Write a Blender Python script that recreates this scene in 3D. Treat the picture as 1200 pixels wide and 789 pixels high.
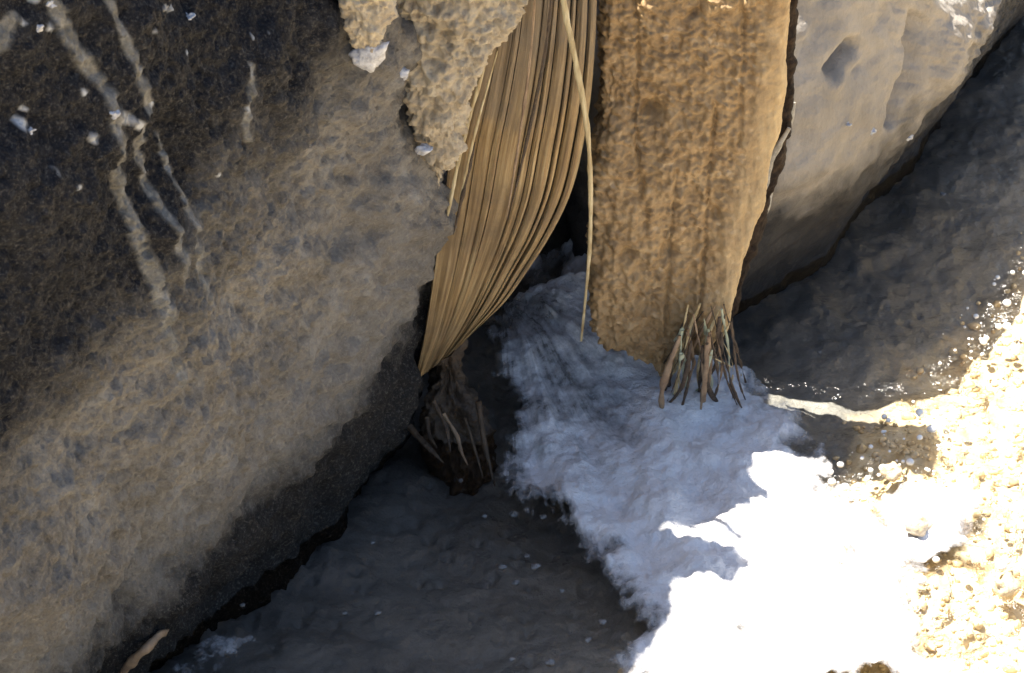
import bpy, math, random
import numpy as np
from mathutils import Vector
from mathutils.bvhtree import BVHTree

random.seed(7)
rng = np.random.default_rng(7)
scene = bpy.context.scene
for o in list(bpy.data.objects):
    bpy.data.objects.remove(o)

# ------------------------------------------------------------------ camera
PITCH = math.radians(38)
DIST = 6.0
RIGHT = np.array([1.0, 0, 0])
FWD = np.array([0, math.cos(PITCH), -math.sin(PITCH)])
UP = np.array([0, math.sin(PITCH), math.cos(PITCH)])
CAM = -DIST * FWD
cam_data = bpy.data.cameras.new('camera')
cam = bpy.data.objects.new('camera', cam_data)
scene.collection.objects.link(cam)
cam.location = CAM
cam.rotation_euler = (math.pi / 2 - PITCH, 0, 0)
cam_data.sensor_width = 36
cam_data.lens = 36 * DIST / 1.2
cam_data.clip_start = 0.05
cam_data.clip_end = 500
cam_data.dof.use_dof = True
cam_data.dof.focus_distance = 5.6
cam_data.dof.aperture_fstop = 20.0
scene.camera = cam

# ------------------------------------------------------------------ sky, sun, exposure
SUN_EL = math.radians(69)
SUN_FROM = np.array([-0.80, 0.60])                 # the sun stands behind the boulders, to the left
SUN_FROM = SUN_FROM / np.linalg.norm(SUN_FROM)
world = bpy.data.worlds.new('World')
scene.world = world
world.use_nodes = True
wn = world.node_tree
bg = wn.nodes['Background']
sky = wn.nodes.new('ShaderNodeTexSky')
sky.sky_type = 'NISHITA'
sky.sun_disc = False
sky.sun_elevation = SUN_EL
sky.sun_rotation = math.atan2(SUN_FROM[0], SUN_FROM[1])
sky.air_density = 1.0
sky.dust_density = 1.6
wn.links.new(sky.outputs[0], bg.inputs[0])
bg.inputs[1].default_value = 0.06
sun_data = bpy.data.lights.new('sun', 'SUN')
sun_data.energy = 5.0
sun_data.angle = math.radians(0.5)
sun_data.color = (1.0, 0.93, 0.82)
sun = bpy.data.objects.new('sun', sun_data)
scene.collection.objects.link(sun)
sd3 = Vector((SUN_FROM[0] * math.cos(SUN_EL), SUN_FROM[1] * math.cos(SUN_EL), math.sin(SUN_EL)))
sun.rotation_euler = (-sd3).to_track_quat('-Z', 'Y').to_euler()
sun.location = sd3 * 20
vs = scene.view_settings
vs.view_transform = 'Standard'
vs.look = 'None'
vs.gamma = 1
vs.use_curve_mapping = False
vs.exposure = 2.1
scene.cycles.use_denoising = True
scene.cycles.max_bounces = 8
scene.cycles.sample_clamp_indirect = 6

# ------------------------------------------------------------------ noise
def _hash(ix, iy, iz, seed):
    with np.errstate(over='ignore'):
        h = (ix.astype(np.uint32) * np.uint32(374761393) + iy.astype(np.uint32) * np.uint32(668265263)
             + iz.astype(np.uint32) * np.uint32(2147483647 & 0x7feb352d) + np.uint32((seed * 1274126177) & 0xffffffff))
        h = (h ^ (h >> np.uint32(13))) * np.uint32(1274126177)
        h = (h ^ (h >> np.uint32(16))) * np.uint32(2246822519)
        h = h ^ (h >> np.uint32(15))
    return h.astype(np.float64) / 4294967295.0


def vnoise(p, seed=0):
    f = np.floor(p)
    i = f.astype(np.int64)
    t = p - f
    t = t * t * t * (t * (t * 6 - 15) + 10)
    r = 0
    for dx in (0, 1):
        wx = t[:, 0] if dx else 1 - t[:, 0]
        for dy in (0, 1):
            wy = t[:, 1] if dy else 1 - t[:, 1]
            for dz in (0, 1):
                wz = t[:, 2] if dz else 1 - t[:, 2]
                r = r + wx * wy * wz * _hash(i[:, 0] + dx, i[:, 1] + dy, i[:, 2] + dz, seed)
    return r * 2 - 1


def fbm(p, scale, octaves=4, gain=0.5, seed=0):
    p = np.asarray(p, float)
    a, s, r = 1.0, scale, 0
    for k in range(octaves):
        r = r + a * vnoise(p * s + 17.3 * k, seed + k)
        a *= gain
        s *= 2.03
    return r


def worley(p, scale, seed=0, flat=False):
    q = np.asarray(p, float) * scale
    f = np.floor(q).astype(np.int64)
    best = np.full(len(q), 9.0)
    second = np.full(len(q), 9.0)
    for dx in (-1, 0, 1):
        for dy in (-1, 0, 1):
            for dz in ((0,) if flat else (-1, 0, 1)):
                cx, cy, cz = f[:, 0] + dx, f[:, 1] + dy, f[:, 2] + dz
                d = ((cx + _hash(cx, cy, cz, seed) - q[:, 0]) ** 2 + (cy + _hash(cx, cy, cz, seed + 5) - q[:, 1]) ** 2
                     + (0 if flat else (cz + _hash(cx, cy, cz, seed + 9) - q[:, 2]) ** 2))
                d = np.sqrt(d)
                second = np.where(d < best, best, np.minimum(second, d))
                best = np.minimum(best, d)
    return best, second


def smooth(a, b, x):
    t = np.clip((x - a) / (b - a), 0, 1)
    return t * t * (3 - 2 * t)


# ------------------------------------------------------------------ helpers
def ray(px, py):
    return FWD * DIST + RIGHT * ((px - 600) / 1000) + UP * ((394.5 - py) / 1000)


def at_y(px, py, Y):
    r = ray(px, py)
    return CAM + r * ((Y - CAM[1]) / r[1])


def at_z(px, py, z=0.0):
    r = ray(px, py)
    return CAM + r * ((z - CAM[2]) / r[2])


def project(P):
    d = P - CAM
    k = DIST / (d @ FWD)
    return np.stack([600 + 1000 * (d @ RIGHT) * k, 394.5 - 1000 * (d @ UP) * k], 1)


def seg_dist(p2, line):
    """distance of 2-D points to a polyline and the position 0..1 along it"""
    line = np.asarray(line, float)
    best = np.full(len(p2), 1e9)
    pos = np.zeros(len(p2))
    n = len(line) - 1
    for k in range(n):
        a, b = line[k], line[k + 1]
        ab = b - a
        t = np.clip(((p2 - a) @ ab) / (ab @ ab), 0, 1)
        d = np.linalg.norm(p2 - (a + t[:, None] * ab), axis=1)
        m = d < best
        best = np.where(m, d, best)
        pos = np.where(m, (k + t) / n, pos)
    return best, pos


def poly_sd(p2, poly):
    """signed distance to a closed polygon, positive inside"""
    poly = np.asarray(poly, float)
    d, _ = seg_dist(p2, np.vstack([poly, poly[:1]]))
    inside = np.zeros(len(p2), bool)
    n = len(poly)
    for k in range(n):
        a, b = poly[k], poly[(k + 1) % n]
        c = (a[1] > p2[:, 1]) != (b[1] > p2[:, 1])
        with np.errstate(divide='ignore', invalid='ignore'):
            x = (b[0] - a[0]) * (p2[:, 1] - a[1]) / (b[1] - a[1]) + a[0]
        inside ^= c & (p2[:, 0] < x)
    return np.where(inside, d, -d)


def mesh_obj(name, V, F, mat, parent=None, origin=None, shade=True, attrs=None):
    V = np.asarray(V, float)
    if origin is None:
        origin = (V.min(0) + V.max(0)) / 2
        origin[2] = V[:, 2].min()
    if parent is not None:
        origin = np.array(parent.location)
    me = bpy.data.meshes.new(name)
    F = np.asarray(F, np.int32)
    k = F.shape[1]
    me.vertices.add(len(V))
    me.vertices.foreach_set('co', (V - origin).astype(np.float32).ravel())
    me.loops.add(F.size)
    me.loops.foreach_set('vertex_index', F.ravel())
    me.polygons.add(len(F))
    me.polygons.foreach_set('loop_start', np.arange(0, F.size, k, dtype=np.int32))
    me.polygons.foreach_set('loop_total', np.full(len(F), k, np.int32))
    me.polygons.foreach_set('use_smooth', np.full(len(F), shade))
    me.update(calc_edges=True)
    me.validate()
    me.materials.append(mat)
    for an, av in (attrs or {}).items():
        at = me.attributes.new(an, 'FLOAT_VECTOR', 'POINT')
        at.data.foreach_set('vector', np.asarray(av, np.float32).ravel())
    o = bpy.data.objects.new(name, me)
    scene.collection.objects.link(o)
    if parent is not None:
        o.parent = parent
    else:
        o.location = origin
    return o


def tag(o, label=None, cat=None, group=None, kind=None):
    if label: o['label'] = label
    if cat: o['category'] = cat
    if group: o['group'] = group
    if kind: o['kind'] = kind
    return o


def empty(name, loc):
    o = bpy.data.objects.new(name, None)
    o.empty_display_size = 0.02
    o.location = loc
    scene.collection.objects.link(o)
    return o


def grid_faces(nu, nv, wrap_u=False, wrap_v=False, off=0):
    iu = np.arange(nu if wrap_u else nu - 1)
    iv = np.arange(nv if wrap_v else nv - 1)
    a, b = np.meshgrid(iu, iv, indexing='ij')
    a2, b2 = (a + 1) % nu, (b + 1) % nv
    return off + np.stack([a * nv + b, a2 * nv + b, a2 * nv + b2, a * nv + b2], -1).reshape(-1, 4)


def tube(path, radii, sides=8, flat=1.0, twist=0.0, noise=0.0, seed=0):
    """closed tapered tube along a 3-D path -> V, F (quads)"""
    path = np.asarray(path, float)
    n = len(path)
    radii = np.broadcast_to(np.asarray(radii, float), (n,))
    T = np.gradient(path, axis=0)
    T /= np.linalg.norm(T, axis=1)[:, None]
    ref = np.array([0.13, -1.0, 0.2])
    A = np.cross(T, ref); A /= np.linalg.norm(A, axis=1)[:, None]
    B = np.cross(T, A)
    th = np.linspace(0, 2 * np.pi, sides, endpoint=False)
    V = []
    for k in range(n):
        a = th + twist * k / n
        V.append(path[k] + radii[k] * (np.cos(a)[:, None] * A[k] + flat * np.sin(a)[:, None] * B[k]))
    V = np.vstack(V)
    if noise:
        V = V + noise * fbm(V, 60, 3, seed=seed)[:, None] * (V - np.repeat(path, sides, 0)) / max(radii.max(), 1e-6)
    F = grid_faces(n, sides, wrap_v=True)[:, ::-1]
    c0, c1 = len(V), len(V) + 1
    V = np.vstack([V, path[:1], path[-1:]])
    caps = []
    for j in range(0, sides, 2):
        caps.append([c0, j, (j + 1) % sides, (j + 2) % sides])
        q = (n - 1) * sides
        caps.append([c1, q + (j + 2) % sides, q + (j + 1) % sides, q + j])
    return V, np.vstack([F, np.array(caps)])


def spline(pts, n):
    pts = np.asarray(pts, float)
    t = np.linspace(0, len(pts) - 1, n)
    P = np.vstack([2 * pts[0] - pts[1], pts, 2 * pts[-1] - pts[-2]])
    i = np.clip(np.floor(t).astype(int), 0, len(pts) - 2)
    f = (t - i)[:, None]
    p0, p1, p2, p3 = P[i], P[i + 1], P[i + 2], P[i + 3]
    return 0.5 * (2 * p1 + (p2 - p0) * f + (2 * p0 - 5 * p1 + 4 * p2 - p3) * f ** 2 + (3 * p1 - p0 - 3 * p2 + p3) * f ** 3)


def normals_of(P, nu, nv):
    G = P.reshape(nu, nv, 3)
    n = np.cross(np.gradient(G, axis=0), np.gradient(G, axis=1)).reshape(-1, 3)
    return n / (np.linalg.norm(n, axis=1)[:, None] + 1e-12)


# ------------------------------------------------------------------ materials
class Mat:
    def __init__(s, name):
        s.m = bpy.data.materials.new(name)
        s.m.use_nodes = True
        s.t = s.m.node_tree
        s.b = s.t.nodes['Principled BSDF']
        s.pos = s.n('ShaderNodeNewGeometry').outputs['Position']

    def n(s, kind, **kw):
        nd = s.t.nodes.new(kind)
        for k, v in kw.items():
            setattr(nd, k, v)
        return nd

    def link(s, a, b):
        s.t.links.new(a, b)

    def attr(s, name):
        nd = s.n('ShaderNodeAttribute', attribute_name=name)
        return nd.outputs['Vector']

    def noise(s, scale, detail=5, rough=0.6, stretch=None, dist=0.0, vec=None):
        v = s.pos if vec is None else vec
        if stretch is not None:
            mp = s.n('ShaderNodeMapping')
            mp.inputs['Scale'].default_value = stretch
            s.link(v, mp.inputs[0]); v = mp.outputs[0]
        nd = s.n('ShaderNodeTexNoise')
        nd.inputs['Scale'].default_value = scale
        nd.inputs['Detail'].default_value = detail
        nd.inputs['Roughness'].default_value = rough
        nd.inputs['Distortion'].default_value = dist
        s.link(v, nd.inputs['Vector'])
        return nd.outputs['Fac']

    def voronoi(s, scale, out='Color'):
        nd = s.n('ShaderNodeTexVoronoi', feature='SMOOTH_F1')
        nd.inputs['Scale'].default_value = scale
        s.link(s.pos, nd.inputs['Vector'])
        return nd.outputs[out]

    def ramp(s, fac, stops):
        nd = s.n('ShaderNodeValToRGB')
        e = nd.color_ramp.elements
        while len(e) < len(stops): e.new(0.5)
        for el, (p, c) in zip(e, stops):
            el.position = p
            el.color = (c, c, c, 1) if not hasattr(c, '__len__') else (*c, 1)
        s.link(fac, nd.inputs[0])
        return nd.outputs[0]

    def mix(s, fac, a, b, mode='MIX'):
        nd = s.n('ShaderNodeMix', data_type='RGBA', blend_type=mode)
        for sock, v in ((nd.inputs[0], fac), (nd.inputs[6], a), (nd.inputs[7], b)):
            if hasattr(v, 'is_linked'): s.link(v, sock)
            elif hasattr(v, '__len__'): sock.default_value = (*v, 1)
            else: sock.default_value = v
        return nd.outputs[2]

    def math(s, op, a, b=0.0, clamp=False):
        nd = s.n('ShaderNodeMath', operation=op, use_clamp=clamp)
        for sock, v in zip(nd.inputs, (a, b)):
            if hasattr(v, 'is_linked'): s.link(v, sock)
            else: sock.default_value = v
        return nd.outputs[0]

    def lin(s, x, y, z, c):
        """x*X + y*Y + z*Z + c of the world position"""
        d = s.n('ShaderNodeVectorMath', operation='DOT_PRODUCT')
        s.link(s.pos, d.inputs[0]); d.inputs[1].default_value = (x, y, z)
        return s.math('ADD', d.outputs['Value'], c)

    def bump(s, h, dist, strength=1.0, prev=None):
        nd = s.n('ShaderNodeBump')
        nd.inputs['Strength'].default_value = strength
        nd.inputs['Distance'].default_value = dist
        s.link(h, nd.inputs['Height'])
        if prev is not None: s.link(prev, nd.inputs['Normal'])
        return nd.outputs[0]

    def done(s, color, rough=0.8, normal=None, spec=0.5, coat=0.0, coat_rough=0.1):
        for sock, v in ((s.b.inputs['Base Color'], color), (s.b.inputs['Roughness'], rough)):
            if hasattr(v, 'is_linked'): s.link(v, sock)
            elif hasattr(v, '__len__'): sock.default_value = (*v, 1)
            else: sock.default_value = v
        s.b.inputs['Specular IOR Level'].default_value = spec
        s.b.inputs['Coat Weight'].default_value = coat
        s.b.inputs['Coat Roughness'].default_value = coat_rough
        if normal is not None: s.link(normal, s.b.inputs['Normal'])
        return s.m


# wall directions: the two boulders recede to the right
T1 = np.array([0.64, 0.77, 0]); T1 /= np.linalg.norm(T1); N1 = np.array([T1[1], -T1[0], 0])
T2 = np.array([0.46, 0.888, 0]); T2 /= np.linalg.norm(T2); N2 = np.array([T2[1], -T2[0], 0])
Z3 = np.array([0, 0, 1.0])

m = Mat('mud_crust')
c1 = m.ramp(m.noise(9, 6, 0.62), [(0.30, (0.160, 0.150, 0.136)), (0.5, (0.232, 0.219, 0.200)), (0.7, (0.32, 0.305, 0.28))])
c1 = m.mix(m.ramp(m.noise(55, 4, 0.7), [(0.35, 0.0), (0.7, 1.0)]), c1, m.mix(0.6, c1, (0.13, 0.105, 0.08)))
c1 = m.mix(m.ramp(m.noise(140, 3, 0.6), [(0.55, 0.0), (0.75, 0.5)]), c1, (0.36, 0.32, 0.26))
# black damp film at the far upper left end of the boulder
g = m.lin(-0.6, -0.2, 1.5, -1.22)
g = m.math('ADD', m.math('MULTIPLY', g, 1.5), m.math('MULTIPLY', m.math('SUBTRACT', m.noise(8, 6, 0.7), 0.5), 0.9))
stain = m.ramp(m.math('ADD', g, 0.5), [(0.25, 0.0), (0.68, 1.0)])
blot = m.math('MULTIPLY', stain, m.ramp(m.noise(70, 4, 0.7), [(0.45, 1.0), (0.75, 0.9)]))
c1 = m.mix(blot, c1, (0.010, 0.011, 0.016))
# paler towards the gap
g2 = m.math('ADD', m.lin(1.6, 0.6, -0.9, 0.62), m.math('MULTIPLY', m.math('SUBTRACT', m.noise(14, 5, 0.65), 0.5), 1.2))
c1 = m.mix(m.ramp(g2, [(0.45, 0.0), (0.95, 0.5)]), c1, (0.37, 0.355, 0.34))
# wet black band above the waterline
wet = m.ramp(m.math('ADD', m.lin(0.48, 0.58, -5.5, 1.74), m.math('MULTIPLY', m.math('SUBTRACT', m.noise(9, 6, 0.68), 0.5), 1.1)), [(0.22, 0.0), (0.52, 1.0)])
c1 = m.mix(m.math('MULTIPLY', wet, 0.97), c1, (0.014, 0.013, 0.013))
mk = m.n('ShaderNodeSeparateXYZ'); m.link(m.attr('mark'), mk.inputs[0])
tc = m.ramp(m.noise(60, 5, 0.7), [(0.32, (0.14, 0.135, 0.122)), (0.55, (0.24, 0.232, 0.212)), (0.78, (0.40, 0.405, 0.41))])
c1 = m.mix(m.ramp(mk.outputs[0], [(0.1, 0.0), (0.6, 0.95)]), c1, tc)
c1 = m.mix(m.ramp(mk.outputs[1], [(0.15, 0.0), (0.7, 0.9)]), c1, (0.62, 0.64, 0.67))
r1 = m.math('SUBTRACT', 0.78, m.math('MULTIPLY', stain, 0.30))
nb = m.bump(m.noise(170, 5, 0.65), 0.004, 0.9)
nb = m.bump(m.noise(38, 7, 0.72), 0.016, 0.85, nb)
c1 = m.mix(m.ramp(m.noise(320, 3, 0.7), [(0.52, 0.0), (0.72, 0.35)]), c1, m.mix(0.5, c1, (0.5, 0.46, 0.40)))
c1 = m.mix(m.ramp(m.noise(230, 3, 0.7), [(0.56, 0.0), (0.74, 0.55)]), c1, m.mix(0.6, c1, (0.02, 0.018, 0.016)))
MUD = m.done(c1, r1, nb, 0.16)

m = Mat('pale_mud')
c2 = m.ramp(m.noise(7, 6, 0.6), [(0.3, (0.20, 0.177, 0.150)), (0.55, (0.285, 0.257, 0.223)), (0.75, (0.345, 0.315, 0.28))])
c2 = m.mix(m.ramp(m.noise(90, 4, 0.65), [(0.5, 0.0), (0.75, 0.5)]), c2, (0.22, 0.19, 0.15))
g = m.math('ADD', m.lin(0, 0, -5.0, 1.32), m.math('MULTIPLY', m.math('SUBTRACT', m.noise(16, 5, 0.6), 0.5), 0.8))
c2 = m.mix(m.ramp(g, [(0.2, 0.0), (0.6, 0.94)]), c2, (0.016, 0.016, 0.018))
bl = m.math('SUBTRACT', 1.0, m.math('MULTIPLY', m.math('ABSOLUTE', m.lin(0, 0, 1, -0.285)), 11.0))
bl = m.math('ADD', bl, m.math('MULTIPLY', m.math('SUBTRACT', m.noise(28, 6, 0.7), 0.5), 1.6))
c2 = m.mix(m.ramp(bl, [(1.05, 0.0), (1.6, 0.35)]), c2, (0.50, 0.495, 0.49))
nb = m.bump(m.noise(120, 5, 0.6), 0.003, 0.7)
nb = m.bump(m.noise(26, 5, 0.6, (1, 1, 0.5)), 0.010, 0.6, nb)
c2 = m.mix(m.ramp(m.noise(260, 3, 0.7), [(0.55, 0.0), (0.74, 0.4)]), c2, m.mix(0.5, c2, (0.08, 0.07, 0.06)))
PALE = m.done(c2, 0.62, nb, 0.22)

m = Mat('trickle_mud')
ct = m.ramp(m.noise(60, 5, 0.7), [(0.32, (0.16, 0.148, 0.125)), (0.55, (0.29, 0.275, 0.245)), (0.78, (0.46, 0.46, 0.46))])
TRICK = m.done(ct, 0.5, m.bump(m.noise(150, 4, 0.6), 0.004, 0.9))

m = Mat('fleck_white')
FLECK = m.done(m.ramp(m.noise(120, 3), [(0.3, (0.34, 0.34, 0.36)), (0.7, (0.62, 0.62, 0.64))]), 0.25, m.bump(m.noise(200, 3), 0.003))

m = Mat('crumbly_clay')
cc = m.ramp(m.noise(24, 6, 0.65), [(0.3, (0.27, 0.22, 0.15)), (0.52, (0.42, 0.35, 0.25)), (0.75, (0.56, 0.49, 0.37))])
cc = m.mix(m.ramp(m.noise(110, 4, 0.7), [(0.5, 0.0), (0.75, 0.6)]), cc, (0.17, 0.13, 0.10))
CLAY = m.done(cc, 0.85, m.bump(m.noise(160, 5, 0.65), 0.004))

m = Mat('bank_earth')
cb = m.ramp(m.noise(16, 6, 0.65), [(0.3, (0.06, 0.045, 0.035)), (0.7, (0.16, 0.125, 0.095))])
EARTH = m.done(cb, 0.9, m.bump(m.noise(90, 5, 0.65), 0.006))

m = Mat('sheath_wood')
fa = m.attr('flow')
cw = m.ramp(m.noise(1.0, 6, 0.65, (15, 1.0, 1), vec=fa), [(0.28, (0.13, 0.075, 0.030)), (0.5, (0.29, 0.185, 0.076)), (0.72, (0.48, 0.345, 0.17))])
cw = m.mix(m.ramp(m.noise(13, 6, 0.65), [(0.42, 0.0), (0.68, 0.75)]), cw, (0.13, 0.085, 0.045))
top = m.math('ADD', m.lin(-0.8, 0, 3.2, -1.22), m.math('MULTIPLY', m.math('SUBTRACT', m.noise(18, 5, 0.6), 0.5), 1.0))
cw = m.mix(m.ramp(top, [(0.2, 0.0), (0.75, 0.9)]), cw, (0.15, 0.12, 0.088))
nb = m.bump(m.noise(1.0, 5, 0.65, (110, 3.0, 1), vec=fa), 0.0016, 0.6)
SHEATH = m.done(cw, 0.5, nb, 0.45)

m = Mat('pitted_wood')
vc = m.n('ShaderNodeSeparateColor')
m.link(m.voronoi(125), vc.inputs[0])
cp = m.ramp(vc.outputs[0], [(0.0, (0.15, 0.090, 0.038)), (0.45, (0.32, 0.205, 0.092)), (0.85, (0.46, 0.315, 0.155)), (1.0, (0.70, 0.55, 0.37))])
cp = m.mix(0.6, cp, m.ramp(m.noise(34, 7, 0.72), [(0.3, (0.15, 0.088, 0.036)), (0.55, (0.34, 0.22, 0.10)), (0.75, (0.49, 0.34, 0.17))]))
band = m.math('ADD', m.lin(9.0, 0, -1.6, -1.30), m.math('MULTIPLY', m.math('SUBTRACT', m.noise(30, 4, 0.6), 0.5), 0.7))
bandc = m.ramp(m.noise(2.0, 4, 0.6, (50, 50, 5)), [(0.3, (0.36, 0.25, 0.12)), (0.7, (0.52, 0.39, 0.21))])
cp = m.mix(m.ramp(m.noise(6, 6, 0.7), [(0.42, 0.0), (0.68, 0.6)]), cp, m.mix(0.55, cp, (0.10, 0.062, 0.03)))
cp = m.mix(m.ramp(band, [(0.35, 0.0), (0.75, 0.85)]), cp, bandc)
nb = m.bump(m.voronoi(120, 'Distance'), 0.003, 0.6)
nb = m.bump(m.noise(190, 4, 0.65), 0.003, 0.8, nb)
POST = m.done(cp, 0.6, nb, 0.45)

m = Mat('dry_straw')
cs = m.ramp(m.noise(2.0, 4, 0.6, (90, 90, 14)), [(0.3, (0.24, 0.165, 0.07)), (0.6, (0.46, 0.38, 0.22)), (0.8, (0.60, 0.54, 0.38))])
STRAW = m.done(cs, 0.42, m.bump(m.noise(3, 3, 0.6, (120, 120, 12)), 0.001), 0.5)
m = Mat('green_straw')
GREEN = m.done(m.ramp(m.noise(60, 4), [(0.3, (0.25, 0.28, 0.19)), (0.7, (0.46, 0.49, 0.37))]), 0.35)
m = Mat('rot_brown')
ROT = m.done(m.ramp(m.noise(60, 5, 0.65), [(0.3, (0.028, 0.017, 0.010)), (0.6, (0.065, 0.040, 0.021)), (0.8, (0.12, 0.078, 0.042))]), 0.65, m.bump(m.noise(160, 4, 0.6), 0.004))
m = Mat('slit_shade')
SLIT_SHADE = m.done(m.ramp(m.noise(70, 5, 0.65), [(0.35, (0.012, 0.008, 0.006)), (0.75, (0.05, 0.032, 0.02))]), 0.8, m.bump(m.noise(140, 4, 0.6), 0.004), 0.15)  # near-black colour that paints the shaded slit beside the slab
m = Mat('twig_bark')
TWIG = m.done(m.ramp(m.noise(50, 4), [(0.3, (0.14, 0.085, 0.05)), (0.7, (0.29, 0.20, 0.12))]), 0.6, m.bump(m.noise(150, 4), 0.002))

m = Mat('foam')
fa = m.attr('flow')                                   # (angle, distance from the gap, 0)
da = m.n('ShaderNodeSeparateXYZ'); m.link(m.attr('dens'), da.inputs[0])
st = m.noise(1.0, 7, 0.68, (11, 4.5, 1), 1.2, vec=fa)
cn = m.ramp(m.noise(15, 6, 0.65), [(0.3, (0.56, 0.55, 0.56)), (0.65, (0.74, 0.73, 0.735))])
dens = m.math('ADD', da.outputs[0], m.math('MULTIPLY', m.math('SUBTRACT', st, 0.5), 0.9))
dens = m.math('ADD', dens, m.math('MULTIPLY', m.math('SUBTRACT', m.noise(26, 8, 0.74), 0.5), 1.5))
alpha = m.ramp(dens, [(0.12, 0.0), (0.75, 1.0)])
nb = m.bump(m.noise(90, 6, 0.7), 0.006, 0.8)
nb = m.bump(m.noise(24, 7, 0.7), 0.014, 0.7, nb)
FOAM = m.done(cn, 0.45, nb, 0.5)
m.link(alpha, m.b.inputs['Alpha'])

m = Mat('stream_water')
out = m.t.nodes['Material Output']
nz = m.bump(m.noise(48, 4, 0.6), 0.010, 0.8)
nz = m.bump(m.noise(11, 3, 0.5, (1, 1.4, 1)), 0.010, 0.5, nz)
fr = m.n('ShaderNodeFresnel'); fr.inputs['IOR'].default_value = 1.33
m.link(nz, fr.inputs['Normal'])
gl = m.n('ShaderNodeBsdfGlossy'); gl.inputs['Roughness'].default_value = 0.14
m.link(nz, gl.inputs['Normal'])
tr = m.n('ShaderNodeBsdfTransparent'); tr.inputs['Color'].default_value = (0.86, 0.85, 0.80, 1)
mx = m.n('ShaderNodeMixShader')
m.link(fr.outputs[0], mx.inputs[0]); m.link(tr.outputs[0], mx.inputs[1]); m.link(gl.outputs[0], mx.inputs[2])
m.link(mx.outputs[0], out.inputs['Surface'])
WATER = m.m

m = Mat('bed_sun_shade')
cg = m.ramp(m.noise(8, 6, 0.65), [(0.3, (0.15, 0.152, 0.156)), (0.55, (0.22, 0.222, 0.226)), (0.75, (0.30, 0.30, 0.30))])
cg = m.mix(m.ramp(m.noise(75, 4, 0.7), [(0.55, 0.0), (0.75, 0.45)]), cg, (0.27, 0.27, 0.272))
# sunlight painted into the bed colour: pale golden beyond the shadow edge
sun_mask = m.math('ADD', m.lin(0.85 * 7, -0.525 * 7, 0, -0.43 * 7 + 0.5), m.math('MULTIPLY', m.math('SUBTRACT', m.noise(12, 5, 0.6), 0.5), 1.2))
lit_sand = m.ramp(m.noise(30, 5, 0.65), [(0.3, (0.48, 0.35, 0.19)), (0.5, (0.66, 0.54, 0.35)), (0.7, (0.78, 0.70, 0.54))])
cg = m.mix(m.ramp(sun_mask, [(0.3, 0.0), (0.75, 1.0)]), cg, lit_sand)
rg = m.ramp(m.noise(6, 5, 0.65), [(0.35, 0.22), (0.6, 0.5), (0.8, 0.7)])
nb = m.bump(m.noise(140, 5, 0.65), 0.003, 0.8)
nb = m.bump(m.noise(30, 5, 0.6), 0.008, 0.6, nb)
BED = m.done(cg, rg, nb, 0.5)

m = Mat('wet_grain')
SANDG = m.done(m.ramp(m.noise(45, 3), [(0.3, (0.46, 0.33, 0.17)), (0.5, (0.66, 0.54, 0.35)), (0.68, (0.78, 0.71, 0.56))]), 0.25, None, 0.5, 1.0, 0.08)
m = Mat('wet_stone')
STONE = m.done(m.ramp(m.noise(40, 5, 0.6), [(0.3, (0.30, 0.22, 0.13)), (0.7, (0.55, 0.45, 0.31))]), 0.35, m.bump(m.noise(110, 4), 0.004), 0.5, 0.6, 0.12)
m = Mat('pale_pebble')
PEB = m.done(m.ramp(m.noise(90, 4), [(0.3, (0.07, 0.07, 0.068)), (0.7, (0.24, 0.235, 0.23))]), 0.4, m.bump(m.noise(200, 3), 0.002))

# ------------------------------------------------------------------ ground
def axis(lo, hi, step, far):
    core = np.arange(lo, hi, step)
    out = step * np.cumsum(1.22 ** np.arange(1, 60))
    a = lo - out[out < far][::-1]
    b = hi + out[out < far]
    return np.concatenate([a, core, b])


def ground_h(P):
    r = np.linalg.norm(P[:, :2], axis=1)
    q = np.column_stack([P[:, :2], np.zeros(len(P))])
    h = 0.022 * fbm(q, 3.0, 3, seed=11) + 0.006 * fbm(q, 22, 4, 0.6, seed=21)
    w, _ = worley(q, 24, 31, flat=True)
    h -= 0.010 * np.clip(0.22 - w, 0, 1) / 0.22 * (fbm(q, 9, 2, seed=41) > 0.05)      # little pits
    return h * np.clip(2.5 / (r + 0.5), 0.05, 1) - 0.040 + 0.024 * smooth(0.40, 0.52, P[:, :2] @ np.array([0.85, -0.525]))


gx, gy = axis(-0.8, 0.85, 0.0036, 60), axis(-0.85, 0.75, 0.0042, 60)
A, B = np.meshgrid(gx, gy, indexing='ij')
V = np.stack([A.ravel(), B.ravel(), np.zeros(A.size)], 1)
V[:, 2] = ground_h(V)
tag(mesh_obj('stream_bed', V, grid_faces(len(gx), len(gy)), BED, origin=(0, 0, 0)), kind='structure')


EDGE = np.array([0.85, -0.525])


def water_h(P):
    r = np.linalg.norm(P[:, :2], axis=1)
    q = np.column_stack([P[:, :2], np.zeros(len(P))])
    chop = smooth(0.36, 0.50, P[:, :2] @ EDGE)
    h = 0.0025 * fbm(q, 9, 3, seed=151) + chop * (0.010 * fbm(q, 13, 3, seed=153) + 0.009 * np.abs(fbm(q, 30, 3, 0.55, seed=157)))
    return h * np.clip(2.5 / (r + 0.5), 0.05, 1)


V = V.copy()
V[:, 2] = water_h(V)
tag(mesh_obj('water', V, grid_faces(len(gx), len(gy)), WATER, origin=(0, 0, 0)), kind='structure')


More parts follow.
